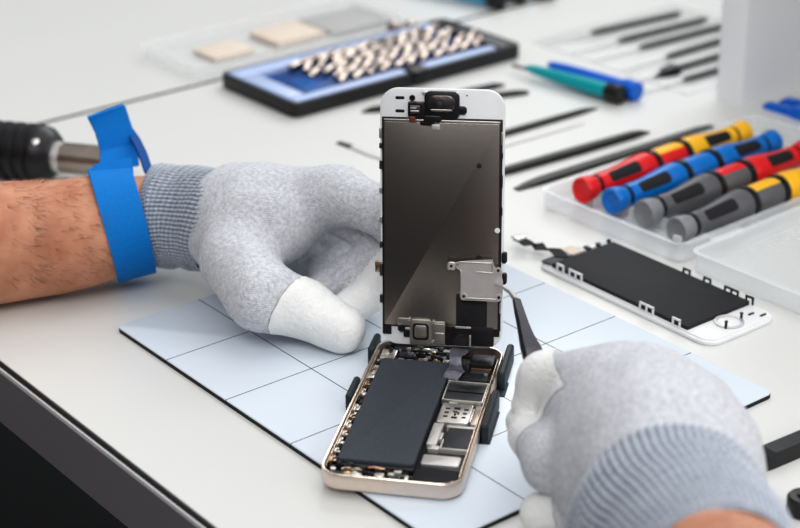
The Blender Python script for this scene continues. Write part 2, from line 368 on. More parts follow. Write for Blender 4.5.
for i in range(15):
    u = i/14; cx.append((35.5+3*u*u+1.2*math.sin(u*7), 93.5+33*u, 7.4+2.6*math.sin(u*PI*.9)+1.0*math.sin(u*14)+5*u**3))
fl.add(*sheet(cx, [(x+7+1.5*math.sin(i*.8), y-.6, z-.5+.9*math.sin(i*1.3)) for i,(x,y,z) in enumerate(cx)], .3))
fl.build('display_flex', M['foil'], ph)
cx = [(36.5+8*0, 118+8*u, 6.6+6*u*u) for u in np.linspace(0,1,6)]
MB().add(*sheet([(36,x[1],x[2]) for x in cx], [(43.5,x[1],x[2]+.6) for x in cx], .3)).build('display_flex', M['flex'], ph)

for o_ in list(ph.children):
    if o_.name.startswith('display_flex'): continue
    for q_ in [o_]+list(o_.children):
        for v in q_.data.vertices: v.co.x = (v.co.x/MM-29.3)*1.04*MM+29.3*MM
# ---- display panel (part of the phone), standing at the far end. Its own local frame: x across, z up, -y faces the viewer
dq = Matrix.Rotation(.711-.7014, 4, 'Z')@Matrix.Rotation(-.027, 4, 'Y')@Matrix.Rotation(-.193, 4, 'X')
dw = Vector((135.363+2.74, 98.034-2.18, 9.971+1.59)); dl = dw-Vector((188.37, -9.23, .55))
ca, sa = math.cos(-.7014), math.sin(-.7014)
dl = Vector((ca*dl.x-sa*dl.y, sa*dl.x+ca*dl.y, dl.z))/S
Rd = Matrix.Rotation(.711-.7014,4,'Z')@Matrix(Rm(-.193,-.027,0).tolist()).to_4x4()
def face(b, x0, z0, x1, z1, y0, y1, r=.5, ch=.2, seg=4, mi=0):
    "a rounded plate in the display plane; y0 back, y1 front (toward -y)"
    L = []
    for ins, y in ((0, y0), (0, y1+ch), (ch*.3, y1+ch*.3), (ch, y1)):
        L.append([(a-29, y, c) for a, c in rr(x0+ins, z0+ins, x1-ins, z1-ins, max(r-ins,.05), seg)])
    return b.loops(L, mi=mi)
dp = face(MB(), 0, 0, 58, 122, 2.2, 0, 8.5, .5, 8).build('display_panel', M['white_plastic'], ph)
dp.matrix_local = Matrix.Translation(dl*MM)@Rd
face(MB(), .2, .2, 57.8, 121.8, 3.6, 2.25, 8.4, .3, 8).build('front_glass', M['lcd_black'], dp)
def dface(name, q, y1, m_, r=.5, y0=.05, ch=.15): return face(MB(), *q, y0, y1, r, ch).build(name, M[m_], dp)
face(face(face(MB(), 1.0,8.8,57.2,108.6,.05,-.6,.3,.15), 1.0,4.8,5.2,10,.05,-.6,.3,.1), 51.6,6,56.8,10,.05,-.6,.3,.1).build('lcd_gasket', M['black'], dp)
dface('lcd_plate', (2.1,9.8,56.0,106.6), -1.5, 'lcd_back', .4)
dface('metal_strip', (2.0,106.9,56.2,107.7), -1.0, 'silver', .2)
for q in ((7.2,116.7,11.6,118.2),(7.2,110.6,11.6,112.1)): dface('slot', q, -.08, 'black', .7)
def ring(x, z, r, m_='black', y=-.6, inner=.45):
    L = [[(x-29+q*math.cos(a), yy, z+q*math.sin(a)) for a in np.arange(16)*2*PI/16] for q, yy in ((r,.05),(r,y),(r*inner,y),(r*inner*.95,y+.3),(.02,y+.3))]
    return MB().loops([list(reversed(l)) for l in L]).build('screw_boss', M[m_], dp)
ring(15.2,117.6,1.35); ring(38.8,112.4,1.5,'silver'); 
def disc(x, z, r, y, m_, nm):
    L = [[(x-29+q*math.cos(a), yy, z+q*math.sin(a)) for a in np.arange(20)*2*PI/20] for q, yy in ((r,-1.4),(r,y),(r*.8,y-.05))]
    MB().loops([list(reversed(l)) for l in L]).build(nm, M[m_], dp)
disc(46.7,87.1,1.15,-1.56,'black_matte','round_hole'); disc(55.4,57.2,1.25,-1.75,'white_edge','white_dot')
# earpiece / front camera bracket
e = MB(); face(e, 21,108.2,37.2,121.0,.05,-1.6,2.6,.5); face(e, 35,110.5,40.6,114.3,.05,-1.2,1.6,.3)
e = e.build('earpiece_bracket', M['black'], dp)
q = MB(); face(q, 22.5,111.5,35.6,119.4,-1.5,-2.5,3.6,.6); q.build('earpiece_cover', M['gunmetal'], e)
q = MB(); face(q, 24.2,112.2,34.2,112.9,-2.4,-2.75,.3,.1); q.build('bright_rib', M['silver'], e)
q = MB(); face(q, 26.8,113.9,29.6,116.6,-2.4,-2.9,1.3,.3); q.build('round_boss', M['chip'], e)
q = MB(); face(q, 13.4,109.0,21.4,116.0,.05,-2.2,.7,.4); fcm = q.build('front_camera', M['flex'], dp)
q = MB(); face(q, 14.4,110.6,19.4,114.4,-2.1,-2.9,.6,.3); q.build('lens_block', M['gunmetal'], fcm)
q = MB(); face(q, 14.8,111.5,18.8,112.3,-2.8,-3.1,.2,.1); face(q, 14.8,113,17.6,113.5,-2.8,-3.1,.2,.1); q.build('contact_row', M['silver_soft'], fcm)
q = MB(); face(q, 14,106.4,17,109.4,.05,-2.2,.8,.3); q.build('red_flex_end', M['dark_copper'], fcm)
q = MB(); face(q, 20.6,106.6,29,109.8,-1.2,-2.0,1.2,.3); face(q, 19,105.2,26,107.4,-1.4,-1.9,1.,.2); q.build('sensor_flex', M['flex'], dp)
dface('sensor_connector', (24.6,103.4,28.4,105.8), -2.1, 'silver_soft', .3)
for q in ((20,119.4,23,120.9),(34,119.2,37,120.7)): dface('bracket_tab', q, -1.2, 'silver_soft', .4)
ring(21.8,118.6,.6,'silver'); ring(35.6,119.2,.6,'silver'); ring(40.6,119.3,.35,'steel',-.2)
# home button bracket and lower flexes
hbk = MB(); face(hbk, 14.4,.6,24.8,13.2,.05,-2.6,1.4,.4); face(hbk, 24.4,1.2,31.2,12.4,.05,-2.0,.6,.3); face(hbk, 8.4,9.6,15,13.4,.05,-1.7,.8,.3)
hbk = hbk.build('home_button_bracket', M['bracket'], dp)
q = MB(); face(q, 15.8,3.2,23.6,11.4,-2.5,-2.75,1.6,.2); q.build('dark_seal', M['black'], hbk)
q = MB(); face(q, 16.8,4.2,22.6,10.4,-2.7,-3.1,1.2,.3); q.build('button_pad', M['bracket'], hbk)
q = MB(); face(q, 26.4,6.2,31,7.0,-1.9,-2.4,.2,.1); face(q, 24.8,10.8,31,11.4,-1.9,-2.4,.2,.1); q.build('bright_rib', M['silver'], hbk)
ring(10.2,8.2,1.7,'black',-1.7,.5); ring(14.2,12.6,.7,'silver',-2.5); ring(25.4,2.6,.7,'silver',-2.8); ring(25.6,11.8,.7,'silver',-2.6)
dface('black_pad', (11.2,4.0,14.2,7.4), -1.2, 'black', .4)
dface('cable_cover', (36.4,10.6,51.0,26.2), -2.0, 'black_matte', .8)
dface('lower_flex', (31.2,1.0,44,12.0), -1.5, 'flex', .5)
dface('lower_cover', (43.8,1.4,54.2,10.6), -1.9, 'black', .8)
dface('bright_edge', (42.6,.6,43.6,6.6), -1.8, 'silver', .2)
dface('bright_edge', (36,9.6,43.5,10.6), -1.9, 'silver', .3)
q = MB(); face(q, 45.6,41.8,48.2,45.2,-1.45,-1.6,1.2,.05); q.build('notch', M['black_matte'], dp)
for z, l in ((101,5),(95,2.5),(86,4),(74,3),(60,3.4),(48,3),(36,6),(22,4)):
    q = MB(); face(q, -.3,z-l/2,.95,z+l/2,.9,-.9,.4,.2); q.build('side_clip', M['silver' if z in (101,60,74) else 'gunmetal'], dp)
for z, l in ((100,6),(92,3),(80,6),(66,4),(20,5),(28,3)):
    q = MB(); face(q, 56.6,z-l/2,57.5,z+l/2,.9,-1.1,.4,.2); q.build('side_clip', M['silver' if z in (100,20,28) else 'black'], dp)
for z in (44, 34):
    q = MB(); face(q, 57.4,z-2.6,59.8,z+2.8,1.6,-1.0,1.1,.4); q.build('side_button', M['black'], dp)
q = MB(); face(q, -2.6,34.5,.6,40,1.4,-.2,.5,.2); q.build('side_lug', M['brass'], dp)

# ------------------------------------------------------------------ holder
hd = empty('phone_holder', (188.37, -9.23, .02), 'slate rubber blocked cradle gripping the opened phone on the mat', 'phone holder', .7014)
hd.scale = (S, S, S)
MB().rrbox(8, 14, 50, 118, 0, .5, 3, .1).rrbox(-3, 62, 8, 82, 0, .45, 1, .1).rrbox(-3, 106, 8, 114, 0, .45, 1, .1).rrbox(50, 50, 63, 80, 0, .45, 1, .1).rrbox(50, 94, 63, 108, 0, .45, 1, .1).build('base_plate', M['lug'], hd)
for (a0, b0, a1, b1) in ((-3.4,67,-.25,86),(-3.4,114,-.25,131),(58.9,50,62.2,84.5),(58.9,100,62.2,131)):
    L = []
    for ins, z in ((0, .5), (0, 8.2), (.4, 8.8), (.9, 9.2)):
        L.append([(a, c, z) for a, c in rr(a0+ins, b0+ins, a1-ins, b1-ins, max(1.3-ins,.2), 4)])
    MB().loops(L).build('block', M['lug'], hd)

for o_ in hd.children:
    for v in o_.data.vertices: v.co.x = (v.co.x/MM-29.3)*1.04*MM+29.3*MM
# ------------------------------------------------------------------ shield bracket held by the tweezers
br = empty('metal_shield', (0,0,0), 'small stamped silver shield plate held at the tip of the tweezers', 'metal plate')
wm = Matrix.Translation(dw*MM)@Matrix(Rm(0,0,.711).tolist()).to_4x4()@Matrix(Rm(-.193,-.027,0).tolist()).to_4x4()
br.matrix_world = wm@Matrix.Scale(S, 4)
def plate_poly(poly, y0, y1):
    b = MB(); n = len(poly)
    return b.loops([[(a-29, y, c) for a, c in poly] for y in (y0, y1)])
P0 = -5.2
poly = [(39.2,24.6),(57.4,24.6),(58.6,26),(58.8,34),(58.3,36),(58.3,38.8),(55.6,40.3),(54.6,41.4),(53.8,44.2),(45.8,43.6),(38,42.6),(37,42.2),(37,39.2),(38.6,38.6)]
plate_poly(poly, P0+.35, P0).build('plate', M['shield'], br)
b = MB(); face(b, 32.6,38.4,36.6,42.3,P0+.35,P0-.35,1.1,.2); face(b, 36,40,38.4,42.2,P0+.3,P0-.05,.3,.05); b.build('ear', M['silver'], br)
b = MB()
for q in ((39.4,24.3,57.2,25.6),(38.7,25.6,39.5,38.4),(46.2,37.6,54.2,38.2),(53.6,38.2,54.2,43.4),(38,42.1,53.6,42.7)): face(b, *q, P0+.1, P0-.35, .3, .12)
b.build('folded_edge', M['silver'], br)
for x, z in ((34.6,40.4),(40.6,26.2),(57,26.4),(56.6,39.2)):
    L = [[(x-29+q*math.cos(a), yy, z+q*math.sin(a)) for a in np.arange(16)*2*PI/16] for q, yy in ((1.6,P0+.1),(1.6,P0-.62),(.75,P0-.62),(.7,P0-.42),(.02,P0-.42))]
    MB().loops([list(reversed(l)) for l in L]).build('screw_eye', [M['shield']], br)
    L = [[(x-29+q*math.cos(a), yy, z+q*math.sin(a)) for a in np.arange(12)*2*PI/12] for q, yy in ((.72,P0-.42),(.72,P0-.5),(.02,P0-.5))]
    MB().loops([list(reversed(l)) for l in L]).build('hole', [M['black_matte']], br)
tipw = wm@Vector(((50-29)*MM*S, (P0-.9)*MM*S, 33.0*MM*S)); tipw = np.array(tipw)*1000

# ------------------------------------------------------------------ tweezers
INDEX_TIP = P(532, 406, 36); THUMB_TIP = P(521, 422, 28)
grip = (INDEX_TIP+THUMB_TIP)/2
tw = empty('tweezers', tuple(tipw), 'dark coated curved tip tweezers pinched in the right white gloved fingertips', 'tweezers')
def blade(path, wd, th, off):
    "flat bar swept along world points; off = sideways gap between the two arms"
    pts = [np.array(p, float) for p in path]; L = []
    for i, p in enumerate(pts):
        t = pts[min(i+1,len(pts)-1)]-pts[max(i-1,0)]; t /= np.linalg.norm(t)
        vw = CP-p; vw /= np.linalg.norm(vw)
        sd = np.cross(t, (0,0,1.)); sd /= np.linalg.norm(sd); u = np.cross(sd, t)
        sd2 = sd*math.cos(.35)+u*math.sin(.35); u2 = np.cross(sd2, t)
        c = p+u2*off[i]; w, h = wd[i]/2, th[i]/2
        L.append([tuple(c-tipw+sd2*a*w+u2*b_*h) for a, b_ in ((-1,-1),(1,-1),(1,1),(-1,1))])
    return L
def PD(px, py, dep):
    d = CM@np.array([(px-400)/CF, -(py-264)/CF, -1.0]); return CP+d*dep
dep = lambda X: float((CP-X)@CM[:,2])
d_t, d_g = dep(tipw)-2.0, dep(grip)
pp = [(494.5,284),(503,287.6),(510.5,292.5),(516.5,300),(519.5,312),(523,325),(526.5,337),(530.5,347),(534,357),(538,378)]
path = [PD(px, py, d_t+(d_g-d_t)*i/9) for i, (px, py) in enumerate(pp)]
off = [.1,.25,.4,.6,.8,1.0,1.2,1.3,1.4,1.4]
wd = [.5,.9,1.6,2.9,3.7,4.2,5.6,7.6,8.4,8.0]; th = [.5,.6,.7,.9,1.0,1.2,1.2,1.2,1.2,1.2]
for sgn, nm in ((1,'upper_arm'),(-1,'lower_arm')):
    MB().loops(blade(path[3:], wd[3:], th[3:], [o_*sgn for o_ in off[3:]])).build(nm, M['tweezer'], tw, smooth=True, angle=30)
    MB().loops(blade(path[:4], wd[:3]+[wd[3]*.9], th[:3]+[.7], [o_*sgn for o_ in off[:4]])).build('bare_tip', M['silver_soft'], tw, smooth=True, angle=30)

# ------------------------------------------------------------------ gloves: smooth-blended tapered capsules turned into one skin
def rcone(X, a, b, ra, rb):
    a, b = np.array(a, np.float32), np.array(b, np.float32); ab = b-a
    h = np.clip(((X-a)@ab)/float(ab@ab), 0, 1)
    return np.linalg.norm(X-a-h[..., None]*ab, axis=-1)-(ra+(rb-ra)*h)
def smin(a, b, k):
    h = np.clip(.5+.5*(b-a)/k, 0, 1); return b+(a-b)*h-k*h*(1-h)
def field(X, palm, fingers, kp, kf):
    d = None
    for q in palm:
        e = rcone(X, *q); d = e if d is None else smin(d, e, kp)
    out = d
    for ch in fingers:
        e = None
        for q in ch:
            g = rcone(X, *q); e = g if e is None else smin(e, g, 3.)
        out = np.minimum(out, smin(d, e, kf))
    return out
def chain(*pts): return [(pts[i][0], pts[i+1][0], pts[i][1], pts[i+1][1]) for i in range(len(pts)-1)]
def glove(palm, fingers, tips, parent, name='glove', kp=14, kf=7, floor=.35, vox=1.15):
    pr = palm+[q for ch in fingers for q in ch]
    lo = np.min([np.minimum(q[0]-q[2], q[1]-q[3]) for q in pr], 0)-5
    hi = np.max([np.maximum(q[0]+q[2], q[1]+q[3]) for q in pr], 0)+5
    n = np.ceil((hi-lo)/vox).astype(int)
    gx = [np.arange(k, dtype=np.float32)*vox+l for k, l in zip(n, lo)]
    X = np.stack(np.meshgrid(*gx, indexing='ij'), -1).astype(np.float32)
    d = field(X, palm, fingers, kp, kf)
    # soft low-frequency folds of the fabric
    d += .35*np.sin(X[...,0]*.21+.9*np.sin(X[...,1]*.13))*np.sin(X[...,1]*.17+X[...,2]*.12)
    d = smin(-d, (X[...,2]-floor), 1.5)*-1 if False else np.maximum(d, floor-X[...,2])
    G = vdb.FloatGrid(4.0); G.copyFromArray(np.clip(d, -4, 4).astype(np.float32)); G.gridClass = vdb.GridClass.LEVEL_SET
    pts, tri, quad = G.convertToPolygons(0, 0)
    V = pts*vox+lo
    for fi, (pt, dr) in tips.items():
        dn = dr/np.linalg.norm(dr); sd_ = (V-pt)@dn
        fd = np.min([rcone(V, *q) for q in fingers[fi]], 0)
        m_ = (np.abs(sd_) < .8*vox) & (fd < 3)
        V[m_] -= sd_[m_][:, None]*dn
    c = V[quad].mean(1)
    # which faces belong to a coated fingertip
    owner = np.full(len(quad), -1)
    allf = np.stack([np.min([rcone(c, *q) for q in ch], 0) for ch in fingers]+[np.min([rcone(c, *q) for q in palm], 0)+2.0], 0)
    near = np.argmin(allf, 0)
    for fi, (pt, dr) in tips.items():
        sel = (near == fi) & (((c-pt)@(dr/np.linalg.norm(dr))) > 0)
        owner[sel] = fi
    def sub(sel, nm, m_, par, lift=0.):
        f = quad[sel]; u, inv = np.unique(f, return_inverse=True); v = V[u].copy(); f = inv.reshape(f.shape)[:, ::-1]
        bm_ = bpy.data.meshes.new('tmp'); bm_.from_pydata(v.tolist(), [], f.tolist()); bm_.update()
        if lift:
            nn = np.zeros(len(v)*3); bm_.vertices.foreach_get('normal', nn); nn = nn.reshape(-1, 3)
            sgn = np.sign(np.mean(np.sum(nn*(v-v.mean(0)), 1))) or 1
            v = v+nn*lift*sgn
        o = obj(nm, v, f, m_, par, smooth=True, angle=180)
        bpy.data.meshes.remove(bm_)
        bm2 = bmesh.new(); bm2.from_mesh(o.data); bmesh.ops.recalc_face_normals(bm2, faces=bm2.faces)
        for _ in range(2): bmesh.ops.smooth_vert(bm2, verts=[w for w in bm2.verts if not w.is_boundary], factor=.5, use_axis_x=True, use_axis_y=True, use_axis_z=True)
        bm2.to_mesh(o.data); bm2.free()
        return o
    g = sub(owner == -1, name, M['glove'], parent)
    for fi in tips: 
        if (owner == fi).sum() > 10: sub(owner == fi, 'coated_fingertip', M['tip'], g, .25)
    return g

def loftring(c, t, rx, rz, n, shear=0., ribs=0, amp=0., up=(0,0,1.), seed=None, s=0.):
    t = t/np.linalg.norm(t); up = np.array(up, float); sd = np.cross(t, up); sd /= np.linalg.norm(sd); u = np.cross(sd, t)
    out = []
    for k in range(n):
        a = 2*PI*k/n; r = 1.
        if ribs: r += amp*math.cos(ribs*a)
        if seed is not None: r += .012*math.sin(3*a+s*.25+seed)+.010*math.sin(5*a-s*.4+seed*2)
        out.append(c+sd*rx*r*math.cos(a)+u*rz*r*math.sin(a)+t*shear*math.sin(a))
    return out
def interp(keys, n):
    "keys: list of (center, rx, rz, shear); Catmull-Rom resample"
    A = np.array([np.concatenate([k[0], [k[1], k[2], k[3]]]) for k in keys]); m = len(A); out = []
    for i in range(n):
        u = i/(n-1)*(m-1); j = min(int(u), m-2); f = u-j
        p0, p1, p2, p3 = A[max(j-1,0)], A[j], A[j+1], A[min(j+2,m-1)]
        out.append(.5*((2*p1)+(-p0+p2)*f+(2*p0-5*p1+4*p2-p3)*f*f+(-p0+3*p1-3*p2+p3)*f**3))
    return out
def tube_keys(keys, n, seg, closed=True, **kw):
    A = interp(keys, n); L = []
    for i, a in enumerate(A):
        t = A[min(i+1,n-1)][:3]-A[max(i-1,0)][:3]
        L.append(loftring(a[:3], t, a[3], a[4], seg, a[5], s=i, **kw))
    return MB().loops(L, closed, closed), A

def cuff(keys, parent, ribs=70, n=60):
    seg = ribs*6
    A = interp(keys, n); L = []; col = []
    for i, a in enumerate(A):
        t = A[min(i+1,n-1)][:3]-A[max(i-1,0)][:3]
        e = math.sin(min(1, i/5)*PI/2)            # rolled hem at the first rings
        ring_ = loftring(a[:3], t, a[3]*(.93+.07*e), a[4]*(.93+.07*e), seg, a[5], ribs=ribs, amp=.016, seed=1.3, s=i)
        L.append(ring_)
        for k in range(seg):
            r_ = .5+.5*math.cos(ribs*2*PI*k/seg); c_ = .62+.38*math.cos(i*1.9)
            col.append(max(0, min(1, .15+.85*r_*c_)))
    b = MB().loops(L, False, False)
    o = b.build('ribbed_cuff', M['cuff'], parent, angle=180)
    at = o.data.attributes.new('rib', 'FLOAT', 'POINT'); at.data.foreach_set('value', col)
    return o

person = bpy.data.objects.new('person', None); COL.objects.link(person); person.empty_display_size = .01
tag(person, 'technician reaching in with both hands, grey knit gloves and a blue wrist strap', 'person')

def K(px, py, z, rpx, flat=1., shear=0.):
    c = P(px, py, z); dd = float((CP-c)@CM[:,2]); r = rpx*dd/CF
    return (c, r, r*flat, shear)
def Q(px, py, z, rpx):
    c = P(px, py, z); dd = float((CP-c)@CM[:,2]); return (c, rpx*dd/CF)

# ---- body: two bare forearms and wrists (one mesh)
def ext(k, d, r): return (k[0]+np.array(d, float), r, r*.95, 0.)
k0 = K(0, 242, 29, 61); k1 = K(62, 236, 29, 57); k2 = K(112, 226, 30, 51); k3 = K(150, 218, 31, 46, .92); k4 = K(195, 217, 33, 44, .9)
LK = [ext(k0, (-60,-190,22), 42), ext(k0, (-32,-100,8), 37), (k0[0], k0[1], k0[2], 0.), k1, k2, k3, k4]
r3 = K(690, 546, 46, 95, .85); r4 = K(724, 585, 56, 80, .95); r5 = K(746, 622, 64, 90, .98)
r2 = K(664, 500, 42, 85, .75)
dirR = (r5[0]-r3[0])/np.linalg.norm(r5[0]-r3[0])
RK = [r2, r3, r4, r5, (r5[0]+dirR*50+np.array([0,-20,-8.]), 33, 32, 0.), (r5[0]+dirR*110+np.array([0,-60,-30.]), 38, 36, 0.), (r5[0]+dirR*165+np.array([0,-100,-50.]), 41, 38, 0.)]
bl, AL = tube_keys(LK, 60, 56, seed=.4); brt, AR = tube_keys(RK, 50, 56, seed=.9)
bl.build('forearm', M['skin'], person, angle=180); brt.build('forearm', M['skin'], person, angle=180)
# fine dark hairs on both forearms
hb = MB()
def hairs(A, i0, i1, N, hl):
    for _ in range(N):
        if A is AL and random.random() < 0: continue
        u = i0+(i1-i0)*random.random(); i = int(u); a = A[i]; t = A[min(i+1,len(A)-1)][:3]-A[i-1][:3]; t = t/np.linalg.norm(t)
        sd = np.cross(t, (0,0,1.)); sd /= np.linalg.norm(sd); up = np.cross(sd, t)
        th = random.uniform(-.5, PI+.5); nrm = sd*math.cos(th)+up*math.sin(th)
        p = a[:3]+sd*a[3]*math.cos(th)+up*a[4]*math.sin(th)
        tang = -sd*math.sin(th)+up*math.cos(th)
        g = t*random.uniform(.5,1.1)*hl[2]-tang*random.uniform(-.1,.9)*np.sign(math.cos(th)+.001)
        g /= np.linalg.norm(g); l = random.uniform(*hl[:2])
        pts = [p-nrm*.2, p+nrm*.5+g*l*.4, p+nrm*.75+g*l*.8, p+nrm*.5+g*l*1.2]
        hb.tube(pts, [.075,.07,.05,.02], 3)
hairs(AL, 20, 37, 520, (3,6.5,1)); hairs(AR, 12, 30, 200, (3,6,-1))
o = hb.build('arm_hair', M['hair'], person); o['kind'] = 'stuff'

# ---- left glove
palmL = [
    (*(lambda a,b:(a[0],b[0],a[1],b[1]))(Q(205,219,35,38), Q(248,222,42,50)),),
    (*(lambda a,b:(a[0],b[0],a[1],b[1]))(Q(240,206,46,38), Q(345,195,59,28)),),
    (*(lambda a,b:(a[0],b[0],a[1],b[1]))(Q(230,238,34,36), Q(280,228,44,33)),),
    (*(lambda a,b:(a[0],b[0],a[1],b[1]))(Q(245,202,42,33), Q(312,194,48,27)),),
]
fL = [
    chain(Q(236,258,34,38), Q(262,296,26,36), Q(304,309,18,29), Q(342,329,11.5,24)),              # thumb
    chain(Q(330,194,60,26), Q(368,206,58,24), Q(398,228,48,21), Q(404,262,33,19)),                # index, going behind the panel
    chain(Q(330,205,48,24), Q(392,246,34,20), Q(352,272,20,19), Q(325,288,13,18)),                # middle, curled back under the palm
    chain(Q(392,262,28,20), Q(372,292,14,19), Q(345,312,10,18)),                                  # ring
    chain(Q(300,225,26,30), Q(350,232,22,26), Q(356,256,12,21), Q(322,272,9,20)),                 # little finger, tucked behind
    chain(Q(250,240,24,30), Q(310,262,11,22)),
]
tipsL = {0: (P(297,303,18), P(344,331,11)-P(304,309,18)), 3: (P(398,275,22), P(345,312,10)-P(385,275,20)), }
gl = glove(palmL, fL, tipsL, person)
tag(gl, 'left hand glove, light grey knit')
# cuff, hem first
c0 = K(153,216,31.5,50,1.,0); c1 = K(168,216,32,52,1.,0); c2 = K(190,217,33.5,50.5,1.,4); c3 = K(214,220,35.5,53,1.,9); c4 = K(235,224,38,54,1.,12)
cuff([c0, c1, c2, c3, c4], gl, 74, 56)

# ---- right glove
def seg2(a, b): return (a[0], b[0], a[1], b[1])
palmR = [
    seg2(Q(668,520,42,84), Q(655,450,46,80)),
    seg2(Q(655,450,48,74), Q(622,382,56,38)),
    seg2(Q(666,450,46,70), Q(656,390,56,37)),
    seg2(Q(686,462,44,62), Q(686,414,50,34)),
    seg2(Q(698,484,40,62), Q(714,450,44,30)),
    seg2(Q(614,480,34,56), Q(600,420,44,48)),
    seg2(Q(590,412,42,32), Q(556,424,36,17)),
]
fR = [
    chain(Q(612,382,58,36), Q(584,380,55,30), Q(546,380,47,28), (INDEX_TIP, 8)),      # index
    chain(Q(600,470,34,52), Q(556,460,33,34), Q(530,436,30,20), (THUMB_TIP, 6.2)),      # thumb
    chain(Q(655,388,54,34), Q(612,420,24,28), Q(585,440,14,26)),                        # middle, under
    chain(Q(700,405,48,34), Q(640,430,18,28), Q(590,480,12,26)),                        # ring, under
    chain(Q(640,500,20,40), Q(570,512,14,24), Q(541,514,10.5,21)),                      # little finger edge
]
tipsR = {0: (P(571,376,51), P(531,400,40)-P(574,372,52)), 1: (P(541,447,31), THUMB_TIP-P(545,452,32)), 4: (P(560,512,13), P(541,514,10)-P(565,510,13))}
gr_ = glove(palmR, fR, tipsR, person, kp=16, kf=4)
tag(gr_, 'right hand glove, light grey knit')
d0 = K(723,583,55,88,.95); d1 = K(710,566,51,93,.95); d2 = K(693,547,47,98,.97); d3 = K(676,531,44,102,1.0); d4 = K(668,516,43,101,1.0)
cuff([d0, d1, d2, d3, d4], gr_, 70, 60)

# ---- blue wrist strap
s0 = K(103,226,30,55,1.,-3.5); s1 = K(122,223,30.3,53,1.,-3); s2 = K(143,220,30.8,50.5,1.,-2.5)
A = interp([s0, s1, s2], 8); L = []
for a in A:
    L.append(loftring(a[:3], s2[0]-s0[0], a[3]+2.0, a[4]+2.0, 64, a[5]))
inner = [loftring(a[:3], s2[0]-s0[0], a[3]-1.0, a[4]-1.0, 64, a[5]) for a in reversed(A)]
ws = MB().loops(L+inner+[L[0]], False, False).build('wrist_strap', M['strap'], person, angle=50)
def ribbon(pxs, wpx, zs, th=1.5):
    "strip through pixels/heights, edges given as pairs"
    a_ = [P(*p) for p in pxs]; b_ = [P(*p) for p in wpx]
    n = len(a_); V = []
    for a, b2 in zip(a_, b_): V += [a, b2]
    nrm = []
    for i in range(n):
        t_ = a_[min(i+1,n-1)]-a_[max(i-1,0)]; w_ = b_[i]-a_[i]; q = np.cross(t_, w_); nrm.append(q/np.linalg.norm(q))
    for i in range(n): V += [a_[i]-nrm[i]*th, b_[i]-nrm[i]*th]
    F = []
    for i in range(n-1):
        k = 2*i; m2 = 2*n+k; F += [(k,k+2,k+3,k+1), (m2,m2+1,m2+3,m2+2), (k,m2,m2+2,k+2), (k+1,k+3,m2+3,m2+1)]
    F += [(0,1,2*n+1,2*n), (2*n-2,4*n-2,4*n-1,2*n-1)]
    return MB().add(V, F)
ribbon([(99,172,46),(100,151,54),(95,133,64),(88,119,72),(87,116,74)], [(139,166,46),(136,144,54),(130,124,64),(124,107,72),(122,104,74)], None).build('strap_tail', M['strap'], ws)
ribbon([(91.5,190,50),(90.5,178,56),(93,165,61)], [(133.5,186,50),(133,171,56),(131,158,61)], None, 1.).build('strap_fold', M['strap'], ws)
ribbon([(127,131,60),(134,143,58),(140,156,55),(145,172,50)], [(132,127,60),(140,138,58),(147,152,55),(153,170,50)], None).build('strap_loop', M['strap_dark'], ws)

# ------------------------------------------------------------------ spare display lying on the bench
sp = empty('spare_display', (78, 208.5, TZ), 'detached white framed phone display lying face down with its black back up', 'phone display')
LX, LY = 122, 49
MB().loops([[(a, c, z) for a, c in rr(i, i, LX-i, LY-i, 8.5-i, 8)] for i, z in ((.5,0),(0,.4),(0,1.6),(.4,2.0))]).build('white_frame', M['white_plastic'], sp)
MB().loops([[(a, c, z) for a, c in rr(i, i, LX-i, LY-i, 8.5-i, 8)] for i, z in ((1.6,2.02),(1.6,2.4),(2.1,2.7))]).build('inner_frame', M['white_plastic'], sp)
lp = bx(10, 2.4, 2.75, 105, 46.6, 4.7, .6, .3).build('lcd_plate', M['lcd_black'], sp)
def bail(x, y, along, w=4., h=4.2, n=1, m_='white_plastic'):
    b = MB()
    for k in range(n+1):
        p = (x+along[0]*w*k, y+along[1]*w*k, 0)
        b.rrbox(p[0]-.45, p[1]-.45, p[0]+.45, p[1]+.45, 2.72, 2.9+h, .15, .1)
    e = (x+along[0]*w*n, y+along[1]*w*n)
    b.rrbox(min(x,e[0])-.45, min(y,e[1])-.45, max(x,e[0])+.45, max(y,e[1])+.45, 2.3+h, 3.2+h, .15, .1)
    return b.build('side_clip', M[m_], sp)
for x, n in ((15,1),(24,2),(74,2),(96,1)): bail(x, 1.9, (1,0), 4.4, 3.6, n)
for x, n in ((60,1),(74,1),(88,2),(104,1)): bail(x-2 if x>99 else x, 47.3, (1,0), 4.2, 3.6, n, 'black')
hb_ = MB().lathe([(7.2,0),(7.2,.9),(6.2,1.1),(5.6,.9),(5.6,.3)], (112,24,2.72), n=28, closed=False).build('home_button_ring', M['silver_soft'], sp)
MB().lathe([(5.5,0),(5.5,.5),(5.0,.7),(.01,.7)], (112,24,2.72), n=28).build('home_button', M['white_plastic'], sp)
for x, y in ((115.3,19.5),(113.8,32)): MB().lathe([(.7,0),(.7,3.4),(.9,3.4),(.9,3.9),(0,3.9)], (x,y-1.5,2.72), n=10).build('post', M['steel'], sp)
for x, y in ((112,40),(116.5,43.5)): bx(x,y-3,2.72,x+1.2,y+1,3.2,.5,.1).build('slot', M['steel'], sp)
for q in ((1.6,16,7,30),(3,34,6.5,40)): bx(*q[:2],2.72,*q[2:],3.6,.8,.2).build('top_pad', M['silver_soft'], sp)
for q in ((5,38,7.5,40.5),(4,30.5,8,33),(5.4,46,7.4,48)): bx(*q[:2],2.75,*q[2:],4.4,.5,.2).build('connector', M['steel'], sp)
bx(2,2.5,2.72,8.9,14,3.6,.8,.2).build('sensor_pad', M['chip'], sp)
bx(-1,19,3.7,7.5,27,4.3,1,.2).build('kapton_patch', M['beige'], sp)
pts = []
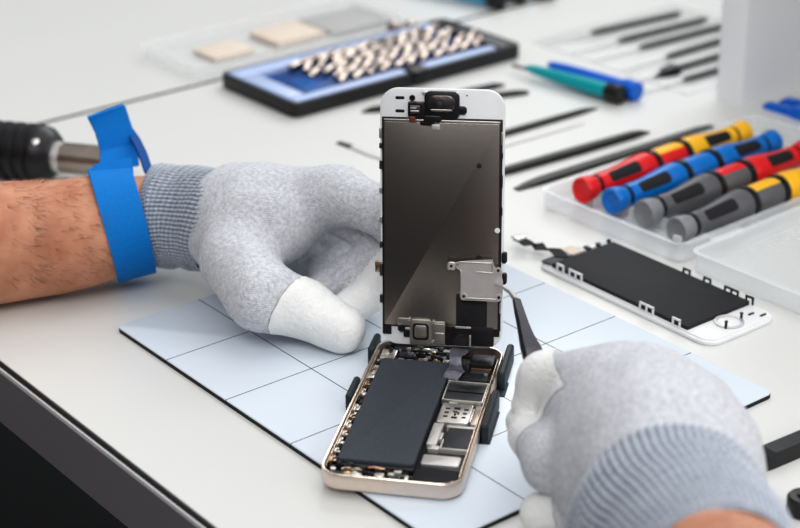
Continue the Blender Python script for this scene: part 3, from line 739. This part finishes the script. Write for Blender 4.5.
for px, py, z in ((572,257,4),(562,256,4),(555,249.5,4),(548,249,4),(541,249,4),(537,243.5,4.5),(530,245,5),(524,241,5.5),(519,239,6)):
    q = P(px, py, z+TZ); pts.append((q[0]-78, q[1]-208.5, z))
MB().add(*sheet([(x-1.6,y-2.9,z) for x,y,z in pts], [(x+1.6,y+2.9,z+.3) for x,y,z in pts], .5)).build('flex_cable', M['black_matte'], sp)
q = pts[-1]; bx(q[0]-4,q[1]-2.5,q[2]-.2,q[0]+2,q[1]+4,q[2]+1,.6,.3).build('flex_connector', M['silver_soft'], sp)

# ------------------------------------------------------------------ screwdriver box (open clear case) and double-ended screwdrivers
bxr = empty('clear_tool_box', (125, 267, TZ), 'open frosted clear plastic box holding the row of coloured screwdrivers', 'box', .03)
def trayshell(x0, y0, x1, y1, h, th=1.4, r=6, lip=1.4):
    prof = [(.8,0),(0,.8),(0,h-1.2),(-lip,h-.9),(-lip,h),(th,h),(th,th),(th+.6,th)]
    return MB().loops([[(a, c, z) for a, c in rr(x0+i, y0+i, x1-i, y1-i, max(r-i,.5), 6)] for i, z in prof])
trayshell(-104, 0, 0, 184, 11.5).build('tray', M['clear'], bxr)
b = MB()
for y in (28, 66): b.rrbox(-104, y, -4, y+1.2, 1.5, 7.2, .3, .2)
for k in range(1, 4): b.rrbox(-110+k*27.4, 20, -108.8+k*27.4, 28, 1.5, 9.5, .4, .5)
b.build('divider', M['clear'], bxr)
MB().rrbox(-8, 2, -3, 5, 11.6, 14, 1, .5).build('latch_tab', M['clear'], bxr)
lid = trayshell(8, -1, 125, 183, 11.5).build('lid', M['clear'], bxr)
for y in (20, 135): MB().rrbox(1.5, y, 6.5, y+24, 8.2, 10.2, .7, .3).build('hinge', M['clear'], bxr)

def pscrew(front, back, mid_a, mid_b, x, y, ang, label, z=9.5+TZ+1.5, cap=None):
    t = empty('screwdriver', (x, y, z), label, 'screwdriver', ang, 'double ended screwdrivers in the clear box')
    def half(m_, y0, sg, capm):
        Y = lambda v: y0+sg*v
        def la(name, prof, mm_, par=t, n=24): 
            p = [(r, Y(v)) for r, v in prof]
            if sg < 0: p = p[::-1]
            return MB().lathe(p, (0,0,0), (0,1,0), n=n).build(name, mm_, par)
        la('end_cap', [(.5,2.6),(4.2,2.2),(6.0,.5),(6.9,0),(7.5,.8),(7.6,3.2),(6.9,7.5),(6.1,10.2)], capm)
        la('neck_band', [(5.6,10.2),(5.6,13.0)], M['black'])
        h = la('handle', [(6.4,13.0),(6.5,15),(6.4,22),(7.0,30),(8.4,40),(9.2,48),(9.2,53),(8.6,55)], m_)
        pad = MB(); 
        L = []
        for v, w in ((19,2.2),(20.5,3.3),(40,3.7),(41.5,2.4)):
            rr_ = np.interp(v, [15,22,30,40,48], [6.5,6.4,7.0,8.4,9.2])+.25
            row = []
            for k in range(7):
                a = (k/6-.5)*2*w/rr_+PI/2-.75
                row.append((rr_*math.cos(a), Y(v), rr_*math.sin(a)))
            row += [(q[0]*.9, q[1], q[2]*.9) for q in reversed(row)]
            L.append(row if sg > 0 else row[::-1])
        pad.loops(L).build('grip_pad', M['black_matte'], h)
        la('ring', [(8.5,55),(9.4,55.4),(9.4,58.6),(8.5,59)], M['black'])
    T = 140
    half(front, 0, 1, cap or front); half(back, T, -1, back)
    L0 = MB().lathe([(8.2,59),(8.7,61),(8.7,79),(8.2,81)], (0,0,0), (0,1,0), n=24)
    me = L0.build('middle_sleeve', [mid_b, mid_a], t)
    for p in me.data.polygons:
        c = p.center*1000
        p.material_index = 1 if (c.z > -3+1.5*math.sin((c.y-59)/22*PI*2) and c.x < 3.5) else 0
    return t
rows = [(35.5, 'red','yellow','yellow','red','double ended screwdriver with red front handle and yellow rear handle', None),
        (62.0, 'blue','blue','blue','blue','all blue double ended screwdriver with black grip pads', None),
        (90.0, 'grey','red','red','grey','grey handled double ended screwdriver with a red rear half', 'grey_light'),
        (115.5,'grey','yellow','yellow','grey','grey handled double ended screwdriver with a yellow rear half', 'grey_light')]
for x, f_, b_, ma, mb, lab, cp in rows:
    pscrew(M[f_], M[b_], M[ma], M[mb], *{35.5: (37, 280), 62.0: (58.8, 281.5), 90.0: (82, 283), 115.5: (109.6, 279.5)}[x], .035, lab, cap=M[cp] if cp else None)

# ------------------------------------------------------------------ long tools behind the phone (their length runs away along y)
def bar(name, label, cat, p0, p1, w0, w1, w2, th, m_='steel', tip_m=None, group=None, tipfrac=.12, parts=True):
    "flat tool from p0 to p1 (mm on the bench) with pointed first end"
    p0, p1 = np.array(p0, float), np.array(p1, float); d = p1-p0; l = np.linalg.norm(d); a = math.atan2(d[1], d[0])
    t = empty(name, (p0[0], p0[1], TZ), label, cat, a, group)
    def pr(us, ws, zs, mm_, nm):
        L = [[(u, -w/2, z0), (u, w/2, z0), (u, w/2*.8, z1), (u, -w/2*.8, z1)] for u, w, (z0, z1) in zip(us, ws, zs)]
        MB().loops(L).build(nm, mm_, t, smooth=False)
    k = l*tipfrac
    pr([0, k*.5, k], [w0, (w0+w1)/2, w1], [(.1,.8),(.1,th*.8),(.1,th)], M[tip_m or m_], 'tip')
    pr([k+.01, l*.5, l*.93, l], [w1, w2, w2*.9, w1*.6], [(.1,th),(.1,th),(.1,th),(.1,th*.7)], M[m_], 'handle')
    return t
bar('spudger','black plastic spudger with pointed far end beside the upright panel','spudger', P(650,129,0)[:2], P(498,172,0)[:2], .8, 5, 6.4, 4, 'steel')
bar('pry_bar','long flat dark metal pry bar running behind the clear box','pry tool', P(516,186,0)[:2], P(712,124,0)[:2], 5, 8, 8, 2.6, 'steel')
t = bar('pointed_pick','slim grey tweezers like pick with green tinted end behind the panel','pick', P(598,105,0)[:2], P(440,150,0)[:2], .8, 3.6, 5, 3, 'steel')
bar('steel_pick','thin pale steel pick lying below the grey pick','pick', P(585,120,0)[:2], P(470,153,0)[:2], .5, 1.2, 1.6, 1.2, 'silver_soft')
bar('long_file','black flat file between bit case and upright panel','file', P(362,109,0)[:2], P(528,90,0)[:2], 2, 6, 6, 3, 'steel', tipfrac=.08)
bar('needle_file','short black needle file just under the bit case','file', P(505,82,0)[:2], P(418,100,0)[:2], 1.5, 5, 5, 3, 'steel')
bar('pry_tool','thin steel opening blade with black tip left of the upright panel','blade', P(338,139,0)[:2], P(410,163,0)[:2], 4, 5, 9, 1.2, 'silver_soft', 'steel', tipfrac=.2)
bar('flat_bar_tool','thick black bar with grey side at the right frame edge','tool', P(757,463,0)[:2], P(850,424,0)[:2], 9, 9.5, 9.5, 7, 'black')
k = empty('rubber_knob', (P(803,507,0)[0], P(803,507,0)[1], TZ), 'small black round knob on the bench at the lower right edge', 'knob')
MB().lathe([(6,0),(6.6,1),(6.6,7),(5.8,8),(3,8.3)], n=24).build('rim', M['black'], k); MB().lathe([(2.8,8.3),(2.8,9.2),(1.5,9.6)], n=16).build('centre', M['steel'], k)

# row of six picks beside the white shelf
labs = ['dark handled pick farthest back of the row left of the shelf','second pick from the back in the row left of the shelf','third dark pick from the back left of the shelf',
        'fourth pick from the back with its handle ending behind the shelf','short pick with a broad dark triangular head left of the shelf','nearest slim black pick of the row left of the shelf']
ends = [((590,33),(680,13)),((617,41),(706,19)),((638,48),(745,20)),((665,57),(745,33)),((658,74),(745,48)),((682,80),(745,62))]
for i, ((a0,a1),(b0,b1)) in enumerate(ends):
    p0, p1 = P(a0,a1,0), P(b0,b1,0); d = (p1-p0)/np.linalg.norm(p1-p0)
    t = empty('dental_pick', (p0[0], p0[1], TZ), labs[i], 'pick', math.atan2(d[1], d[0]), 'picks in a row beside the shelf')
    l = float(np.linalg.norm(p1-p0))
    MB().lathe([(.8,0),(1.7,4),(2.1,10),(2.1,l-6),(1.6,l)], (0,0,2.8), (1,0,0), n=14).build('handle', M['pick_grey'], t)
    if i == 4: MB().loops([[(u,-w,.4),(u,w,.4),(u,w*.7,h),(u,-w*.7,h)] for u, w, h in ((-3,.6,1),(6,4.6,5),(15,6.5,6),(20,3,5))]).build('head', M['black'], t, smooth=False)
    sh = MB().tube([(.5,0,2.8),(-16,0,2.4),(-30,0,1.9),(-38,1,1.4),(-42,3,.9)], [.8,.7,.6,.5,.3], 8).build('steel_tip', M['silver_soft'], t)
pc = empty('plastic_sleeve', (-150, 545, TZ), 'thin clear plastic sleeve lying under the row of picks', 'sleeve', .0)
b = MB().rrbox(-62, -78, 92, 70, 0, .3, 3, .1); b.build('film', M['clear_thin'], pc)
MB().tube([(92,-78,.6),(92,70,.6)], .6, 8).tube([(-62,-78,.6),(92,-78,.6)], .6, 8).build('welded_edge', M['clear'], pc)

# pens / drivers
def cyl_tool(name, label, cat, p0, p1, r, body, capm='black', shaft=0, group=None, flat=False):
    p0, p1 = np.array(p0, float), np.array(p1, float); d = p1-p0; l = float(np.linalg.norm(d)); a = math.atan2(d[1], d[0])
    t = empty(name, (p0[0], p0[1], TZ), label, cat, a, group)
    MB().lathe([(r*.35,0),(r*.55,5),(r*.72,l*.2),(r*.95,l*.6),(r,l-12)], (0,0,r*1.22), (1,0,0), n=24).build('barrel', M[body], t)
    MB().lathe([(r*1.1,l-12),(r*1.2,l-11),(r*1.2,l-1),(r*.95,l)], (0,0,r*1.22), (1,0,0), n=24).build('end_cap', M[capm], t)
    if shaft: MB().lathe([(.5,-shaft),(1.1,-shaft+2),(1.1,.5)], (0,0,r), (1,0,0), n=10).build('shaft', M['steel'], t)
    return t
cyl_tool('precision_screwdriver','teal precision screwdriver with black end cap','screwdriver', P(527,73,0)[:2], P(622,101,0)[:2], 5.2, 'teal', 'black', 14)
cyl_tool('precision_screwdriver','royal blue capped tool lying just behind the teal screwdriver','screwdriver', P(549,70,0)[:2], P(638,98,0)[:2], 5.4, 'royal', 'royal', 0)
for i, (a_, b_, lab) in enumerate([((405,-12),(503,6),'cyan bodied marker with black cap nearest, top of frame'),((428,-22),(524,0),'cyan bodied marker with black cap, middle of the three at the top'),((455,-28),(552,-3),'cyan bodied marker with black cap, farthest right at the top')]):
    cyl_tool('marker_pen', lab, 'marker', P(*a_,0)[:2], P(*b_,0)[:2], 7, 'cyan', 'black', 0, 'cyan markers at the top')
# blue clips by the shelf
for (a_, b_, w, lab) in (((764,103),(840,127),6,'blue plastic opening tool lying nearest the shelf front'),((781,99),(850,118),8,'blue plastic opening tool half hidden inside the shelf')):
    p0, p1 = P(*a_,0), P(*b_,0); d = p1-p0; l = float(np.linalg.norm(d))
    t = empty('opening_tool', (p0[0], p0[1], TZ), lab, 'opening tool', math.atan2(d[1], d[0]))
    MB().loops([[(u,-q/2,.1),(u,q/2,.1),(u,q/2*.7,h),(u,-q/2*.7,h)] for u, q, h in ((0,w*.6,1.5),(4,w,4.5),(l*.7,w,6),(l,w*1.1,6))]).build('body', M['royal'], t)
    MB().rrbox(l*.4,-w/2-1,l*.75,w/2+1,.1,7,1,.6).build('grip', M['royal'], t)

# ------------------------------------------------------------------ bit case
bc = empty('bit_case', (-186, 243, TZ), 'black case with blue insert painted pale with sheen holding rows of chrome screwdriver bits', 'bit case', .01)
CX, CY = -86, 196
MB().loops([[(a, c, z) for a, c in rr(CX+i, i, -i, CY-i, 6-i*.5, 5)] for i, z in ((1.2,0),(0,1.2),(0,9.2),(.8,10),(2.8,10),(3.2,5))]).build('shell', M['black'], bc)
lf = MB()
for q in ((CX+3.4,4,-68,178),(-12.5,4,-3.6,96),(-12.5,112,-3.6,176),(-68,4,-12.5,18)): lf.rrbox(*q, 5.1, 10.8, 2.4, 1.4)
lf.build('insert_rim', M['sheen_blue'], bc)
bx(-67.9,18.1,5.1,-12.6,178,7.0,.6,.3).build('bit_bed', M['deep_blue'], bc)
bx(-70,55,10.85,-66.5,165,12.4,1,.6).build('hinge_bar', M['black'], bc)
MB().rrbox(-12,97,2.2,111,4,11.4,1.5,.8).build('latch', M['black'], bc)
bx(CX+3.6,178.5,5.2,-3.6,CY-3.4,10.4,1,.5).build('end_block', M['black'], bc)
lbk = bx(-44,20,7.05,-14,44,9.4,2,1).build('label_block', M['deep_blue'], bc)
b = MB()
for k in range(8): b.rrbox(-41+k*3.2, 25, -40+k*3.2, 40, 9.42, 9.8, .3, .1)
b.build('raised_rib', M['blue'], lbk)
proto = None; n_b = 0
for r_ in range(5):
    for c_ in range(11):
        y = 50+c_*11.6+(r_ % 2)*4-(8 if r_ > 1 else 0); x = -18-r_*11.2
        if y > 172: continue
        if proto is None:
            proto = empty('screwdriver_bit', (0,0,0), 'chrome hex screwdriver bit leaning in the blue bed of the black case', 'screwdriver bit', 0, 'chrome bits in the black case')
            MB().lathe([(2.0,0),(2.7,.8),(2.7,7),(1.9,8),(1.9,10)], n=6).build('hex_shank', M['chrome'], proto)
            MB().lathe([(1.8,10),(1.7,13),(1.1,16),(.6,17)], n=12).build('bit_tip', M['chrome'], proto)
            o = proto
        else: o = copy_tree(proto)
        w = Matrix.Rotation(.01,3,'Z')@Vector((x, y, 0))
        o.location = ((-186+w.x)*MM, (243+w.y)*MM, (TZ+9.6)*MM)
        o.rotation_euler = (-1.32+random.uniform(-.12,.12), random.uniform(-.1,.1), random.uniform(-.35,.1)+.5); n_b += 1

# clear blister pack behind the bit case
bp_ = empty('blister_pack', (-300, 250, TZ), 'hazy clear plastic pack with beige and grey parts inside behind the bit case', 'plastic pack', .02)
trayshell(-62, -14, 8, 170, 10, 1.2, 6, 2).build('clear_shell', M['clear_thin'], bp_)
bx(-45, 18, 1.3, -15, 52, 4, 2, .5).build('beige_card', M['beige'], bp_)
bx(-50, 70, 1.3, -12, 112, 5, 2, .5).build('beige_card', M['beige'], bp_)
bx(-52, 116, 1.3, -8, 170, 4.2, 2, .5).build('grey_card', M['kraft_grey'], bp_)
g2 = empty('pack_highlight', (-268, 395, TZ), 'pair of small chrome studs standing in for highlights on the clear pack', 'cap')  # chrome studs added to imitate two highlights on the pack's plastic
for k, (x, y) in enumerate(((-14,4),(-8,14))):
    MB().lathe([(4,.05),(5,1),(5,9),(3.4,12),(1,13)], (x,y,0), n=20).build('cap', M['chrome'], g2)

# ------------------------------------------------------------------ hot air gun lying behind the wrist
a0, a1 = P(-60,140,17), P(56,152,16); d = (a1-a0); l = float(np.linalg.norm(d)); an = math.atan2(d[1], d[0])
hg = empty('hot_air_gun', (a0[0], a0[1], TZ), 'black ridged hot air gun handle with bare steel nozzle behind the left wrist', 'hot air gun', an)
prof = [(15,0),(17,2)]
u = 8.
while u < l-14:
    prof += [(17,u),(15.2,u+1.2),(15.2,u+3.2),(17,u+4.4)]; u += 7.4
prof += [(17,l-10),(15.5,l-4),(12,l)]
MB().lathe(prof, (0,0,17.05), (1,0,0), n=36).build('ridged_handle', M['black'], hg)
MB().lathe([(9,l-1),(9,l+38),(8.2,l+44),(7.4,l+44),(7.2,l+30)], (0,0,15.5), (1,0,0), n=32).build('nozzle', M['nozzle'], hg)
MB().lathe([(9.2,l-2),(9.2,l+4),(8.3,l+5)], (0,0,15.5), (1,0,0), n=32).build('collar', M['silver_soft'], hg)
MB().lathe([(2.2,0),(2.2,2.2),(1.2,2.6)], (l-7,-10,27), (.2,-.6,.9), n=12).build('screw', M['silver'], hg)

# ------------------------------------------------------------------ white shelf unit, upper right
cL = P(718,97,TZ); cC = P(741,106,TZ); cR = P(800,82,TZ)
sh = empty('desk_shelf', (cC[0], cC[1], TZ), 'white upright desk shelf whose side panel stands at the upper right', 'shelf', 0)
ww = abs(cC[0]-cL[0])
bx(-ww, 0, 0, 0, 230, 300, .6, .5).build('side_panel', M['shelf'], sh)
bx(280, 0, 0, 280+ww, 230, 300, .6, .5).build('side_panel', M['shelf'], sh)
bx(0.05, 212, 0, 279.95, 230, 300, .3, .3).build('back_panel', M['shelf'], sh)
bx(-ww, 0, 300.05, 280+ww, 230, 318, .6, .5).build('top_panel', M['shelf'], sh)

# ------------------------------------------------------------------ light
def area(name, loc, target, size, power, col=(1,1,1)):
    L = bpy.data.lights.new(name, 'AREA'); L.shape = 'RECTANGLE'; L.size, L.size_y = size; L.energy = power; L.color = col
    o = bpy.data.objects.new(name, L); COL.objects.link(o); o.location = loc
    o.rotation_euler = (Vector(target)-Vector(loc)).to_track_quat('-Z', 'Y').to_euler()
    return o
area('window_light', (-.9, 1.9, 1.5), (.1, .15, 0), (1.8, 1.2), 27, (.97,.99,1))
area('ceiling_panel', (.25, .5, 1.9), (.1, .15, 0), (1.6, 1.6), 12, (1,.99,.97))
area('side_light', (1.9, .9, 1.0), (.1, .15, 0), (1.2, 1.0), 12, (1,.98,.96))
area('front_fill', (1.3, -1.2, 1.8), (.1, .15, 0), (1.3, 1.0), 24, (1,.99,.98))
w = bpy.data.worlds.new('world'); SC.world = w; w.use_nodes = True
nt = w.node_tree; bg = nt.nodes['Background']
tc = nt.nodes.new('ShaderNodeTexCoord'); sp_ = nt.nodes.new('ShaderNodeSeparateXYZ'); cr = nt.nodes.new('ShaderNodeValToRGB')
nt.links.new(tc.outputs['Generated'], sp_.inputs[0]); nt.links.new(sp_.outputs[2], cr.inputs[0]); nt.links.new(cr.outputs[0], bg.inputs[0])
cr.color_ramp.elements[0].position = .0; cr.color_ramp.elements[0].color = (.13,.13,.135,1)
cr.color_ramp.elements[1].position = .45; cr.color_ramp.elements[1].color = (.95,.97,1,1)
bg.inputs[1].default_value = .55

# ------------------------------------------------------------------ camera
cd = bpy.data.cameras.new('camera'); cam = bpy.data.objects.new('camera', cd); COL.objects.link(cam)
cd.sensor_width = 36; cd.lens = CF/800*36; cd.clip_start = .02; cd.clip_end = 30
m4 = Matrix(CM.tolist()).to_4x4(); m4.translation = Vector(CP*MM)
cam.matrix_world = m4
cd.dof.use_dof = True; cd.dof.focus_distance = .800; cd.dof.aperture_fstop = 8.5
SC.camera = cam
SC.view_settings.view_transform = 'Standard'; SC.view_settings.look = 'Medium High Contrast'
SC.view_settings.exposure = -0.2
SC.cycles.max_bounces = 8; SC.cycles.transparent_max_bounces = 16
